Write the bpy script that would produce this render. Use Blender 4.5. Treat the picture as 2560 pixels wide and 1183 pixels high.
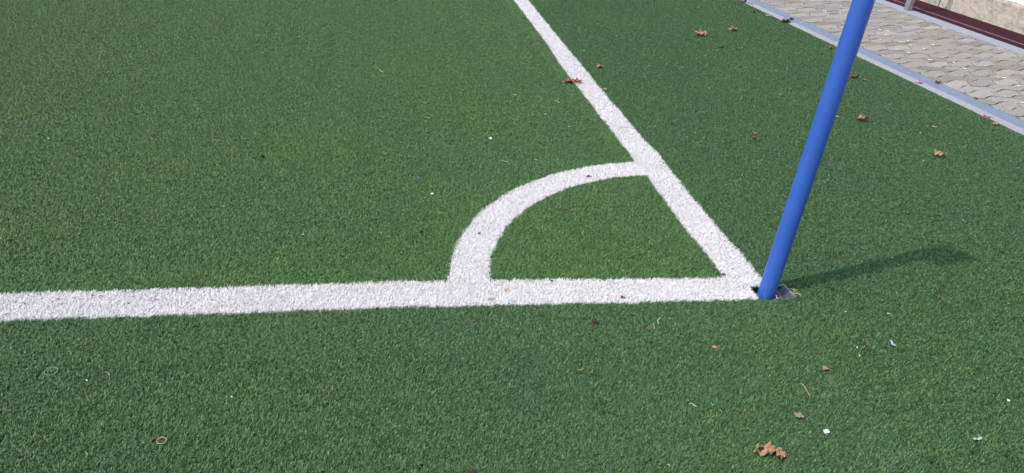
import bpy, bmesh, math, random
import numpy as np
from mathutils import Vector, Matrix

for o in list(bpy.data.objects):
    bpy.data.objects.remove(o, do_unlink=True)
SC = bpy.context.scene
COL = SC.collection

# ------------------------------------------------------------------ camera
cam_d = bpy.data.cameras.new('camera')
cam = bpy.data.objects.new('camera', cam_d)
COL.objects.link(cam)
R_ = (0.9813286873834447, -0.1710659528433532, 0.08792296114258706)
U_ = (0.00971514954024065, 0.5006287581905488, 0.8656075683252773)
F_ = (0.19209274631723078, 0.848591354098299, -0.49294329345465215)
CP = (-1.212577969444815, -1.6429262639510678, 1.1852)
cam.matrix_world = Matrix(((R_[0], U_[0], -F_[0], CP[0]),
                           (R_[1], U_[1], -F_[1], CP[1]),
                           (R_[2], U_[2], -F_[2], CP[2]),
                           (0, 0, 0, 1)))
cam_d.sensor_width = 36.0
cam_d.lens = 25.5334
cam_d.clip_start = 0.02
cam_d.clip_end = 2000
SC.camera = cam

# ------------------------------------------------------------------ light
SUN_EL = math.radians(58)
SHADOW_AZ = math.radians(16.8)
sun_dir = Vector((-math.cos(SHADOW_AZ) * math.cos(SUN_EL), -math.sin(SHADOW_AZ) * math.cos(SUN_EL), math.sin(SUN_EL)))
world = bpy.data.worlds.new('World')
SC.world = world
world.use_nodes = True
wn = world.node_tree
bg = wn.nodes['Background']
sky = wn.nodes.new('ShaderNodeTexSky')
sky.sky_type = 'NISHITA'
sky.sun_disc = False
sky.sun_elevation = SUN_EL
sky.sun_rotation = math.atan2(sun_dir.x, sun_dir.y)
sky.air_density = 1.2
sky.dust_density = 4.0
sky.ozone_density = 1.0
wn.links.new(sky.outputs[0], bg.inputs[0])
bg.inputs[1].default_value = 0.15
sun_d = bpy.data.lights.new('sun', 'SUN')
sun_d.energy = 2.0
sun_d.angle = math.radians(1.0)
sun_d.color = (1.0, 0.95, 0.88)
sun = bpy.data.objects.new('sun', sun_d)
sun.rotation_euler = sun_dir.to_track_quat('Z', 'Y').to_euler()
sun.location = (-4, -1, 6)
COL.objects.link(sun)
SC.view_settings.view_transform = 'Standard'
SC.view_settings.look = 'None'
SC.view_settings.exposure = 0.42
SC.view_settings.gamma = 1.0
SC.view_settings.use_curve_mapping = False

# ------------------------------------------------------------------ materials
def lin(r, g, b):
    f = lambda c: (c / 255 / 12.92) if c / 255 <= 0.04045 else ((c / 255 + 0.055) / 1.055) ** 2.4
    return (f(r), f(g), f(b), 1)

class NT:
    """small helper round a material node tree"""
    def __init__(self, name, rough=0.7, spec=0.3):
        self.m = bpy.data.materials.new(name)
        self.m.use_nodes = True
        self.t = self.m.node_tree
        self.b = self.t.nodes['Principled BSDF']
        self.b.inputs['Roughness'].default_value = rough
        self.b.inputs['Specular IOR Level'].default_value = spec
    def n(self, typ, **kw):
        x = self.t.nodes.new(typ)
        for k, v in kw.items():
            setattr(x, k, v)
        return x
    def l(self, a, b):
        self.t.links.new(a, b)
    def coord(self, kind='Object'):
        if kind == 'World':
            return self.n('ShaderNodeNewGeometry').outputs['Position']
        return self.n('ShaderNodeTexCoord').outputs[kind]
    def noise(self, vec, scale, detail=4, rough=0.55, dist=0.0):
        x = self.n('ShaderNodeTexNoise')
        x.inputs['Scale'].default_value = scale
        x.inputs['Detail'].default_value = detail
        x.inputs['Roughness'].default_value = rough
        x.inputs['Distortion'].default_value = dist
        self.l(vec, x.inputs['Vector'])
        return x.outputs['Fac']
    def ramp(self, fac, stops, interp='LINEAR'):
        x = self.n('ShaderNodeValToRGB')
        r = x.color_ramp
        r.interpolation = interp
        while len(r.elements) < len(stops):
            r.elements.new(0.5)
        for e, (p, c) in zip(r.elements, stops):
            e.position = p
            e.color = c if len(c) == 4 else (*c, 1)
        self.l(fac, x.inputs[0])
        return x.outputs[0]
    def mix(self, fac, a, b, mode='MIX'):
        x = self.n('ShaderNodeMix', data_type='RGBA', blend_type=mode)
        for sock, v in ((0, fac), (6, a), (7, b)):
            if isinstance(v, bpy.types.NodeSocket):
                self.l(v, x.inputs[sock])
            elif sock == 0:
                x.inputs[0].default_value = v
            else:
                x.inputs[sock].default_value = v if len(v) == 4 else (*v, 1)
        return x.outputs[2]
    def bump(self, h, strength=0.3, dist=0.01):
        x = self.n('ShaderNodeBump')
        x.inputs['Strength'].default_value = strength
        x.inputs['Distance'].default_value = dist
        self.l(h, x.inputs['Height'])
        self.l(x.outputs[0], self.b.inputs['Normal'])
    def col(self, c):
        if isinstance(c, bpy.types.NodeSocket):
            self.l(c, self.b.inputs['Base Color'])
        else:
            self.b.inputs['Base Color'].default_value = c if len(c) == 4 else (*c, 1)

def attr(t, name):
    a = t.n('ShaderNodeAttribute', attribute_type='GEOMETRY', attribute_name=name)
    return a.outputs['Fac']

def mat_green():
    t = NT('turf_fibre_green', 0.42, 0.35)
    r = attr(t, 'rnd')
    c = t.ramp(r, [(0.0, (0.023, 0.072, 0.025)), (0.3, (0.036, 0.104, 0.036)), (0.65, (0.058, 0.145, 0.050)),
                   (0.94, (0.104, 0.218, 0.088)), (0.985, (0.14, 0.20, 0.06)), (0.996, (0.20, 0.16, 0.07))])
    p = t.coord('World')
    n1 = t.noise(p, 1.6, 3)
    n2 = t.noise(p, 14, 3)
    c = t.mix(t.ramp(n1, [(0.35, (0, 0, 0)), (0.68, (1, 1, 1))]), c, t.mix(1.0, c, (1.16, 1.08, 0.86), 'MULTIPLY'))
    c = t.mix(t.ramp(n2, [(0.30, (0.55, 0.55, 0.55)), (0.62, (0, 0, 0))]), c, t.mix(1.0, c, (0.80, 0.88, 1.02), 'MULTIPLY'))
    # side-line rolls differ in tint; left turf past goal line painted lighter as sheen
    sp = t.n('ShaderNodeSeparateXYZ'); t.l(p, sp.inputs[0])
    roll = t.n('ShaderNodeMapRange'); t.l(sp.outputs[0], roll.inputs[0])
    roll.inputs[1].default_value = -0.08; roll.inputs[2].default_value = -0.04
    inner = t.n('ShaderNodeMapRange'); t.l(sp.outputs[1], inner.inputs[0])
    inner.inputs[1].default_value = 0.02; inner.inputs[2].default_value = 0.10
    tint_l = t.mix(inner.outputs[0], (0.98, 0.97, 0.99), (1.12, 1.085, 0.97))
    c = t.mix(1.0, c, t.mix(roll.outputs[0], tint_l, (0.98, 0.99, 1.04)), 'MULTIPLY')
    t.col(c)
    return t.m

def mat_white():
    t = NT('turf_fibre_white', 0.5, 0.3)
    r = attr(t, 'rnd')
    c = t.ramp(r, [(0.0, (0.66, 0.66, 0.68)), (0.5, (0.74, 0.74, 0.765)), (1.0, (0.80, 0.80, 0.82))])
    p = t.coord('World')
    c = t.mix(t.ramp(t.noise(p, 5, 4), [(0.45, (0, 0, 0)), (0.75, (0.35, 0.35, 0.35))]), c, (0.62, 0.61, 0.59))
    t.col(c)
    return t.m

def mat_turf_base():
    t = NT('turf_backing', 0.9, 0.1)
    p = t.coord('World')
    a = t.noise(p, 260, 2)
    t.col(t.ramp(a, [(0.3, (0.012, 0.036, 0.014)), (0.55, (0.030, 0.085, 0.028)), (0.8, (0.06, 0.15, 0.05))]))
    t.bump(a, 0.6, 0.01)
    return t.m

def mat_concrete(name, base, dark, scale=60, spots=0.25):
    t = NT(name, 0.85, 0.2)
    p = t.coord('World')
    a = t.noise(p, scale, 5, 0.65)
    b = t.noise(p, 4, 4)
    c = t.mix(t.ramp(a, [(0.35, (0, 0, 0)), (0.7, (1, 1, 1))]), dark, base)
    c = t.mix(t.ramp(b, [(0.4, (0, 0, 0)), (0.8, (spots,) * 3)]), c, dark)
    t.col(c)
    t.bump(a, 0.35, 0.003)
    return t.m

def mat_paver():
    t = NT('paver_concrete', 0.88, 0.2)
    p = t.coord('World')
    oi = t.n('ShaderNodeObjectInfo')
    fine = t.noise(p, 110, 4, 0.75)
    mid = t.noise(p, 28, 4, 0.6)
    big = t.noise(p, 1.7, 3)
    c = t.ramp(fine, [(0.33, (0.12, 0.115, 0.11)), (0.46, (0.30, 0.288, 0.278)), (0.62, (0.44, 0.428, 0.415))])
    c = t.mix(t.ramp(oi.outputs['Random'], [(0, (0, 0, 0)), (1, (0.9, 0.9, 0.9))]), c,
              t.mix(1.0, c, (0.80, 0.77, 0.74), 'MULTIPLY'))
    c = t.mix(1.0, c, oi.outputs['Color'], 'MULTIPLY')
    c = t.mix(t.ramp(mid, [(0.5, (0, 0, 0)), (0.72, (0.5, 0.5, 0.5))]), c, (0.185, 0.175, 0.16))
    c = t.mix(t.ramp(big, [(0.45, (0, 0, 0)), (0.7, (0.35, 0.35, 0.35))]), c, (0.24, 0.23, 0.18))
    t.col(c)
    t.bump(fine, 0.5, 0.002)
    return t.m

def mat_joint_sand():
    t = NT('joint_sand', 0.95, 0.05)
    p = t.coord('World')
    t.col(t.ramp(t.noise(p, 200, 3), [(0.3, (0.012, 0.011, 0.010)), (0.7, (0.055, 0.050, 0.043))]))
    return t.m

def mat_grate():
    t = NT('galvanised_grate', 0.42, 0.5)
    p = t.coord('Object')
    # rows of small punched openings: two crossed waves
    sx = t.n('ShaderNodeSeparateXYZ'); t.l(p, sx.inputs[0])
    def wave(sock, per):
        m = t.n('ShaderNodeMath', operation='MULTIPLY'); t.l(sock, m.inputs[0]); m.inputs[1].default_value = 2 * math.pi / per
        s = t.n('ShaderNodeMath', operation='SINE'); t.l(m.outputs[0], s.inputs[0])
        return s.outputs[0]
    mul = t.n('ShaderNodeMath', operation='MULTIPLY')
    t.l(wave(sx.outputs[0], 0.024), mul.inputs[0]); t.l(wave(sx.outputs[1], 0.017), mul.inputs[1])
    hole = t.ramp(mul.outputs[0], [(0.30, (0, 0, 0)), (0.52, (1, 1, 1))])
    dirt = t.noise(p, 20, 4)
    c = t.mix(t.ramp(dirt, [(0.4, (0, 0, 0)), (0.75, (0.6, 0.6, 0.6))]), (0.29, 0.345, 0.46), (0.22, 0.245, 0.29))
    c = t.mix(hole, c, (0.10, 0.12, 0.16))
    t.col(c)
    t.b.inputs['Metallic'].default_value = 0.35
    t.bump(mul.outputs[0], 0.4, 0.002)
    return t.m

def mat_rubber():
    t = NT('red_rubber_track', 0.9, 0.15)
    p = t.coord('World')
    a = t.noise(p, 240, 3, 0.7)
    b = t.noise(p, 7, 4)
    c = t.ramp(a, [(0.3, (0.020, 0.005, 0.009)), (0.55, (0.042, 0.008, 0.014)), (0.75, (0.075, 0.020, 0.028))])
    c = t.mix(t.ramp(b, [(0.45, (0, 0, 0)), (0.7, (0.45, 0.45, 0.45))]), c, (0.032, 0.013, 0.020))
    t.col(c)
    t.bump(a, 0.5, 0.003)
    return t.m

def mat_wall():
    t = NT('wall_concrete', 0.9, 0.15)
    p = t.coord('World')
    sand = t.noise(p, 90, 4, 0.7)
    blot = t.noise(p, 8, 6, 0.7, 1.0)
    c = t.ramp(sand, [(0.3, (0.40, 0.36, 0.32)), (0.6, (0.55, 0.50, 0.45))])
    c = t.mix(t.ramp(blot, [(0.50, (0, 0, 0)), (0.62, (0.8, 0.8, 0.8))]), c, (0.27, 0.265, 0.26))
    moss = t.noise(p, 22, 5, 0.75)
    z = t.n('ShaderNodeSeparateXYZ'); t.l(p, z.inputs[0])
    mr = t.n('ShaderNodeMapRange'); t.l(z.outputs[2], mr.inputs[0])
    mr.inputs[1].default_value = 0.10; mr.inputs[2].default_value = 0.26
    mm = t.n('ShaderNodeMath', operation='MULTIPLY'); t.l(mr.outputs[0], mm.inputs[0])
    t.l(t.ramp(moss, [(0.45, (0, 0, 0)), (0.62, (1, 1, 1))]), mm.inputs[1])
    c = t.mix(mm.outputs[0], c, (0.17, 0.16, 0.105))
    t.col(c)
    t.bump(sand, 0.5, 0.004)
    return t.m

def mat_pole():
    t = NT('blue_powder_coat', 0.36, 0.45)
    p = t.coord('Object')
    mp = t.n('ShaderNodeMapping'); mp.inputs['Scale'].default_value = (60, 60, 9); t.l(p, mp.inputs[0])
    a = t.noise(mp.outputs[0], 1.0, 3, 0.6)
    z = t.n('ShaderNodeSeparateXYZ'); t.l(p, z.inputs[0])
    mr = t.n('ShaderNodeMapRange'); t.l(z.outputs[2], mr.inputs[0])
    mr.inputs[1].default_value = 0.22; mr.inputs[2].default_value = 0.0
    mm = t.n('ShaderNodeMath', operation='MULTIPLY'); t.l(mr.outputs[0], mm.inputs[0])
    t.l(t.ramp(a, [(0.52, (0, 0, 0)), (0.66, (0.6, 0.6, 0.6))]), mm.inputs[1])
    c = t.ramp(t.noise(p, 5, 3), [(0.3, (0.036, 0.118, 0.50)), (0.7, (0.044, 0.136, 0.54))])
    c = t.mix(mm.outputs[0], c, (0.16, 0.28, 0.62))
    t.col(c)
    t.l(t.ramp(t.noise(p, 30, 3), [(0.3, (0.33, 0.33, 0.33)), (0.7, (0.5, 0.5, 0.5))]), t.b.inputs['Roughness'])
    t.bump(t.noise(p, 180, 2), 0.04, 0.001)
    return t.m

def mat_plain(name, c, rough=0.7, spec=0.3, var=0.25, scale=40, bump=0.0):
    t = NT(name, rough, spec)
    p = t.coord('Object')
    a = t.noise(p, scale, 4, 0.6)
    c = tuple(c[:3])
    lo = tuple(x * (1 - var) for x in c); hi = tuple(min(1, x * (1 + var)) for x in c)
    t.col(t.ramp(a, [(0.3, lo), (0.7, hi)]))
    if bump:
        t.bump(a, bump, 0.004)
    return t.m

M = {
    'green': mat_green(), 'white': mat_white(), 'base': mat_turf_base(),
    'kerb': mat_concrete('edging_concrete', (0.355, 0.37, 0.405), (0.255, 0.265, 0.29), 70, 0.3),
    'kerb2': mat_concrete('kerb_concrete', (0.35, 0.37, 0.43), (0.24, 0.26, 0.30), 60, 0.4),
    'post': mat_concrete('post_concrete', (0.27, 0.28, 0.285), (0.18, 0.185, 0.19), 50, 0.4),
    'paver': mat_paver(), 'sand': mat_joint_sand(), 'grate': mat_grate(), 'rubber': mat_rubber(),
    'wall': mat_wall(), 'pole': mat_pole(),
    'seam': mat_plain('track_seam', (0.17, 0.10, 0.135), 0.8, 0.2, 0.3, 30),
    'socket': mat_plain('socket_plastic', (0.075, 0.08, 0.095), 0.45, 0.4, 0.35, 50, 0.2),
    'socket_dark': mat_plain('dark_socket_plastic', (0.055, 0.06, 0.082), 0.5, 0.4, 0.3, 60, 0.2),  # flap and lip plastic, slightly darker and bluer than the socket
    'rim': mat_plain('pale_socket_rim', (0.26, 0.27, 0.32), 0.5, 0.4, 0.3, 60, 0.2),
    'soil': mat_plain('soil', (0.03, 0.025, 0.02), 0.95, 0.05, 0.4, 40, 0.5),
    'gravel': mat_plain('white_gravel', (0.85, 0.86, 0.88), 0.9, 0.1, 0.12, 60, 0.6),
    'field': mat_plain('far_ground', (0.08, 0.085, 0.05), 0.95, 0.05, 0.4, 0.5),
    'flag': mat_plain('flag_cloth', (0.75, 0.12, 0.08), 0.8, 0.1, 0.08, 20),
    'splash': mat_plain('white_splash', (0.78, 0.78, 0.80), 0.8, 0.2, 0.12, 60),
}
TINT = {
    'tan': (0.35, 0.205, 0.125), 'rust': (0.28, 0.115, 0.060), 'dark': (0.045, 0.028, 0.028), 'brown': (0.15, 0.080, 0.050),
    'red': (0.13, 0.050, 0.042), 'pink': (0.38, 0.23, 0.19), 'orange': (0.48, 0.30, 0.20), 'grey': (0.28, 0.21, 0.19),
    'white': (0.66, 0.68, 0.68), 'cream': (0.70, 0.68, 0.56), 'blue': (0.03, 0.16, 0.42), 'paleblue': (0.36, 0.44, 0.50),
    'pale': (0.50, 0.60, 0.52), 'cyan': (0.10, 0.42, 0.50), 'straw': (0.48, 0.38, 0.20), 'yellow': (0.42, 0.45, 0.12),
    'darkneedle': (0.10, 0.07, 0.075), 'palegreen': (0.22, 0.32, 0.20),
}
def leaf_mat(k):
    t = NT('dry_' + k, 0.65, 0.25)
    c = TINT[k]
    p = t.coord('Object')
    n = t.noise(p, 90, 4, 0.65)
    t.col(t.ramp(n, [(0.30, tuple(x * 0.50 for x in c)), (0.52, c), (0.75, tuple(min(1, x * 1.35) for x in c))]))
    t.bump(n, 0.5, 0.002)
    return t.m
for k in TINT:
    M['t_' + k] = leaf_mat(k)

# ------------------------------------------------------------------ helpers
def link(name, me, m=None, parent=None, loc=None):
    o = bpy.data.objects.new(name, me)
    COL.objects.link(o)
    if me is not None and m is not None and not me.materials:
        me.materials.append(m)
    if parent is not None:
        o.parent = parent
    if loc is not None:
        o.location = loc
    return o

def tag(o, label=None, cat=None, group=None, kind=None):
    for k, v in (('label', label), ('category', cat), ('group', group), ('kind', kind)):
        if v:
            o[k] = v
    return o

def empty(name, loc=(0, 0, 0), rz=0):
    o = bpy.data.objects.new(name, None)
    o.empty_display_size = 0.1
    o.location = loc
    o.rotation_euler = (0, 0, rz)
    COL.objects.link(o)
    return o

def pymesh(name, verts, faces, smooth=False):
    me = bpy.data.meshes.new(name)
    me.from_pydata([tuple(v) for v in verts], [], faces)
    me.update()
    if smooth:
        me.shade_smooth()
    return me

def prism(name, poly, z0, z1, bev=0.0):
    """vertical prism over a counter-clockwise outline, chamfered on the top edge"""
    n = len(poly)
    a = np.array(poly, float)
    vs = [(x, y, z0) for x, y in poly]
    if bev > 0:
        e = np.roll(a, -1, 0) - a
        nn = np.stack([-e[:, 1], e[:, 0]], 1)
        nn /= np.maximum(np.linalg.norm(nn, axis=1, keepdims=True), 1e-9)
        vn = nn + np.roll(nn, 1, 0)
        vn /= np.maximum((vn * vn).sum(1, keepdims=True) / 2, 0.35)
        ins = a + vn * bev
        vs += [(x, y, z1 - bev) for x, y in poly]
        vs += [(x, y, z1) for x, y in ins]
        rings = 2
    else:
        vs += [(x, y, z1) for x, y in poly]
        rings = 1
    fs = []
    for r in range(rings):
        for i in range(n):
            j = (i + 1) % n
            fs.append((r * n + i, r * n + j, (r + 1) * n + j, (r + 1) * n + i))
    fs.append(tuple(range(rings * n, (rings + 1) * n)))
    fs.append(tuple(reversed(range(n))))
    return pymesh(name, vs, fs)

SL = -0.0458                    # the edging runs almost parallel to the side line: x = x0 + SL * y
def kx(x0, y):
    return x0 + SL * y
X_TURF, X_EDGE, X_DRAIN, X_PAVE, X_KERB, X_SEAM, X_WALL = 2.2129, 2.2859, 2.4152, 3.7767, 3.9321, 4.0869, 4.4216
Y0, Y1 = -3.0, 12.0
def strip_poly(xa, xb, ya, yb, gap=0.0):
    return [(kx(xa, ya + gap), ya + gap), (kx(xb, ya + gap), ya + gap), (kx(xb, yb - gap), yb - gap), (kx(xa, yb - gap), yb - gap)]
# ------------------------------------------------------------------ the ground
tag(link('ground', pymesh('ground', [(-300, -300, -0.2), (300, -300, -0.2), (300, 300, -0.2), (-300, 300, -0.2)], [(0, 1, 2, 3)]), M['field']), kind='structure')

HX0, HX1, HY0, HY1 = -0.064, 0.066, -0.008, 0.064         # opening for the pole socket
def base_sheet():
    xe = lambda y: kx(X_TURF, y)
    xs = [-120.0, HX0, HX1]
    ys = [-60.0, HY0, HY1, 120.0]
    vs, fs = [], []
    for y in ys:
        for x in xs:
            vs.append((x, y, 0.0))
        vs.append((xe(y), y, 0.0))
    for r in range(3):
        for c in range(3):
            if r == 1 and c == 1:
                continue
            fs.append((r * 4 + c, r * 4 + c + 1, (r + 1) * 4 + c + 1, (r + 1) * 4 + c))
    return pymesh('turf_backing', vs, fs)
tag(link('turf_backing', base_sheet(), M['base']), kind='structure')

# ------------------------------------------------------------------ turf fibres
def blades(roots, length, width, lean, spread, seed, segs=3, h0=0.0, flat=1.0, ripple=None):
    """curly artificial-grass fibres as ribbons. roots Nx2; lean = (x, y) bias of the pile"""
    rg = np.random.default_rng(seed)
    n = len(roots)
    L = rg.uniform(length[0], length[1], n)
    Wd = rg.uniform(width[0], width[1], n)
    az = rg.uniform(0, 2 * np.pi, n)
    dx = np.cos(az) * spread + lean[0]
    dy = np.sin(az) * spread + lean[1]
    if ripple:          # the brushed pile leans to and fro every few centimetres
        for kx_, ky_, am, p0 in ripple[1]:
            w_ = am * np.sin(2 * np.pi * (kx_ * roots[:, 0] + ky_ * roots[:, 1]) / ripple[0] + p0)
            dx += w_ * ky_ / (abs(kx_) + abs(ky_)); dy += w_
    az = np.arctan2(dy, dx)
    el = np.radians(rg.uniform(48, 85, n))
    curl = np.radians(rg.uniform(30, 105, n)) * flat
    twist = rg.uniform(-2.8, 2.8, n)
    p = np.zeros((n, 3)); p[:, :2] = roots; p[:, 2] = h0
    V = np.zeros((n, (segs + 1) * 2, 3))
    for s in range(segs + 1):
        e = el - curl * s / segs
        a = az + twist * s / segs
        d = np.stack([np.cos(e) * np.cos(a), np.cos(e) * np.sin(a), np.sin(e)], 1)
        side = np.stack([-np.sin(a), np.cos(a), np.zeros(n)], 1)
        w = Wd * (0.5 if s < segs else 0.22)
        V[:, s * 2] = p - side * w[:, None]
        V[:, s * 2 + 1] = p + side * w[:, None]
        p = p + d * (L / segs)[:, None]
    V[:, :, 2] = np.maximum(V[:, :, 2], 0.001)
    k = (segs + 1) * 2
    base = (np.arange(n) * k)[:, None, None]
    q = np.array([[2 * s, 2 * s + 1, 2 * s + 3, 2 * s + 2] for s in range(segs)])[None]
    Q = (base + q).reshape(-1)
    rnd = np.repeat(rg.uniform(0, 1, n), k)
    return V.reshape(-1, 3), Q, rnd

def quad_mesh(name, V, Q, rnd, mat):
    me = bpy.data.meshes.new(name)
    nf = len(Q) // 4
    me.vertices.add(len(V)); me.vertices.foreach_set('co', V.astype(np.float32).ravel())
    me.loops.add(len(Q)); me.loops.foreach_set('vertex_index', Q.astype(np.int32))
    me.polygons.add(nf)
    me.polygons.foreach_set('loop_start', (np.arange(nf) * 4).astype(np.int32))
    me.polygons.foreach_set('use_smooth', np.ones(nf, bool))
    me.update(calc_edges=True)
    a = me.attributes.new('rnd', 'FLOAT', 'POINT')
    a.data.foreach_set('value', rnd.astype(np.float32))
    me.materials.append(mat)
    return me

# measured edges of the line markings (they wander by a few millimetres)
SLY = [-5, .106, .492, .859, .991, 1.232, 1.774, 2.267, 2.808, 3.451, 4.003, 9]
SLX = [-.119, -.119, -.127, -.120, -.124, -.125, -.126, -.131, -.113, -.111, -.110, -.110]
SRY = [-5, .132, .26, .413, .816, 1.099, 1.237, 1.564, 1.855, 2.371, 2.747, 3.175, 4.032, 9]
SRX = [.004, .004, .004, -.002, .0, .008, -.004, -.003, -.006, -.001, -.002, .001, .010, .010]
LOX = [-9, -2.113, -1.648, -1.133, -.318, -.06, 3]
LOY = [-.005, -.005, -.003, .004, -.006, -.007, -.007]
UPX = [-9, -2.158, -1.67, -1.128, -.774, -.272, 3]
UPY = [.114, .114, .118, .130, .126, .112, .112]
AOA = [0, 7.9, 12.7, 17.3, 24.7, 36.6, 49.3, 62.6, 74, 82.7, 90]
AOR = [.997, .997, .998, .999, 1.0, 1.001, 1.001, 1.001, 1.0, .999, .999]
AIA = [0, 9.2, 14.7, 19.5, 28.3, 37.2, 44.6, 55.3, 69.4, 82.3, 90]
AIR = [.874, .877, .880, .882, .884, .885, .884, .883, .880, .873, .870]
def wob(t, k):
    return 0.0015 * np.sin(t * 23.0 + k) + 0.0012 * np.sin(t * 57.0 + 2.1 * k) + 0.0010 * np.sin(t * 131.0 + k)
def in_side(x, y):
    return (x > np.interp(y, SLY, SLX) + wob(y, 1)) & (x < np.interp(y, SRY, SRX) + wob(y, 2)) & (y > np.interp(x, LOX, LOY) + wob(x, 3))
def in_goal(x, y):
    return (y > np.interp(x, LOX, LOY) + wob(x, 3)) & (y < np.interp(x, UPX, UPY) + wob(x, 4)) & (x < np.interp(y, SRY, SRX) + wob(y, 2))
def in_arc(x, y):
    r = np.hypot(x, y); a = np.degrees(np.arctan2(y, -x))
    return (r < np.interp(a, AOA, AOR) + wob(a / 50, 5)) & (r > np.interp(a, AIA, AIR) + wob(a / 50, 6)) & (x < 0) & (y > 0)
def in_hole(x, y, g=0.0):
    return (x > HX0 - g) & (x < HX1 + g) & (y > HY0 - g) & (y < HY1 + g)
def turf_green(x, y):
    return ~(in_side(x, y) | in_goal(x, y) | in_arc(x, y) | in_hole(x, y))

# white fibres, one real mesh for each marking
def fill(fn, x0, x1, y0, y1, dens, seed):
    rg = np.random.default_rng(seed)
    n = int((x1 - x0) * (y1 - y0) * dens)
    x = rg.uniform(x0, x1, n); y = rg.uniform(y0, y1, n)
    k = fn(x, y) & ~in_hole(x, y)
    return np.stack([x[k], y[k]], 1)
WD = 235000
W_KW = dict(length=(0.010, 0.016), width=(0.0011, 0.0018), spread=1.0, flat=1.1)
pg = fill(in_goal, -3.3, 0.03, -0.03, 0.16, WD, 11)
ps = fill(lambda x, y: in_side(x, y) & ~in_goal(x, y), -0.16, 0.04, -0.02, 5.4, WD * 0.8, 12)
pa = fill(lambda x, y: in_arc(x, y) & ~in_goal(x, y) & ~in_side(x, y), -1.05, 0, 0, 1.05, WD, 13)
for nm, pts, lb, sd, lean in (('goal_line', pg, 'white goal line woven into the turf, running left from the blue pole', 21, (0.55, 0.30)),
                        ('side_line', ps, 'white side line running away from the blue pole to the top of the photo', 22, (0.1, 0.35)),
                        ('corner_arc', pa, 'white quarter circle arc joining goal line and side line', 23, (0.3, 0.35))):
    V, Q, r = blades(pts, lean=lean, seed=sd, segs=2, **W_KW)
    tag(link(nm, quad_mesh(nm, V, Q, r, M['white'])), lb, kind='structure')

# a pale woven backing under each marking so that gaps between fibres stay light
def sheet_grid(name, poly_pairs, z):
    vs, fs = [], []
    for a, b in poly_pairs:
        vs += [(a[0], a[1], z), (b[0], b[1], z)]
    for i in range(len(poly_pairs) - 1):
        fs.append((2 * i, 2 * i + 1, 2 * i + 3, 2 * i + 2))
    return pymesh(name, vs, fs)
M['wback'] = mat_plain('white_backing', (0.68, 0.68, 0.70), 0.9, 0.1, 0.15, 300)
def backing(parent, pairs, z):
    link('backing', sheet_grid('backing', pairs, z), M['wback'], parent)
ob = bpy.data.objects
ysn = np.linspace(0.115, 5.4, 60)
backing(ob['side_line'], [((np.interp(y, SLY, SLX) + .004, y), (np.interp(y, SRY, SRX) - .004, y)) for y in ysn], 0.002)
xsn = np.linspace(-3.3, HX0, 50)
backing(ob['goal_line'], [((x, np.interp(x, LOX, LOY) + .004), (x, np.interp(x, UPX, UPY) - .004)) for x in xsn], 0.002)
an = np.linspace(7.5, 83, 40)
backing(ob['corner_arc'], [((-(np.interp(a, AIA, AIR) + .004) * math.cos(math.radians(a)), (np.interp(a, AIA, AIR) + .004) * math.sin(math.radians(a))),
                            (-(np.interp(a, AOA, AOR) - .004) * math.cos(math.radians(a)), (np.interp(a, AOA, AOR) - .004) * math.sin(math.radians(a)))) for a in an], 0.0035)

# green fibres: tiles and small clumps, spread by geometry nodes on a point cloud mesh
protos = bpy.data.collections.new('turf_pieces')           # never linked to the scene
TS = 0.20
GD = 250000
NV_T, NV_C = 14, 120
G_KW = dict(length=(0.007, 0.0145), width=(0.0010, 0.0018), spread=1.0, flat=1.0)
def variant_lean(k):
    return (0.50, 0.38) if k < NV_T // 2 else (-0.12, 0.30)
for k in range(NV_T):
    rg = np.random.default_rng(100 + k)
    n = int(TS * TS * GD)
    pts = rg.uniform(-TS / 2, TS / 2, (n, 2))
    rip = [(int(rg.integers(-2, 3)), int(rg.integers(2, 7)), .16, float(rg.uniform(0, 6.28))) for _ in range(3)]
    V, Q, r = blades(pts, lean=variant_lean(k), seed=200 + k, segs=3, ripple=(TS, rip), **G_KW)
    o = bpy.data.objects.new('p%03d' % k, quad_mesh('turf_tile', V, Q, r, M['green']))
    protos.objects.link(o)
CS = 0.009
for k in range(NV_C):
    rg = np.random.default_rng(300 + k)
    n = int(CS * CS * GD * 1.25)
    pts = rg.uniform(-CS / 2, CS / 2, (n, 2))
    V, Q, r = blades(pts, lean=variant_lean(0 if k < NV_C // 2 else NV_T), seed=400 + k, segs=3, **G_KW)
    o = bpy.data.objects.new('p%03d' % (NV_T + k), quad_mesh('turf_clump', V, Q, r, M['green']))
    protos.objects.link(o)
tp, tv, tr, tsx = [], [], [], []
cells = []
gx = np.arange(-5.4, 2.4, TS); gy = np.arange(-1.8, 7.6, TS)
u = (np.arange(23) + 0.5) / 23 * TS
UX, UY = np.meshgrid(u, u)
rg = np.random.default_rng(5)
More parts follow.
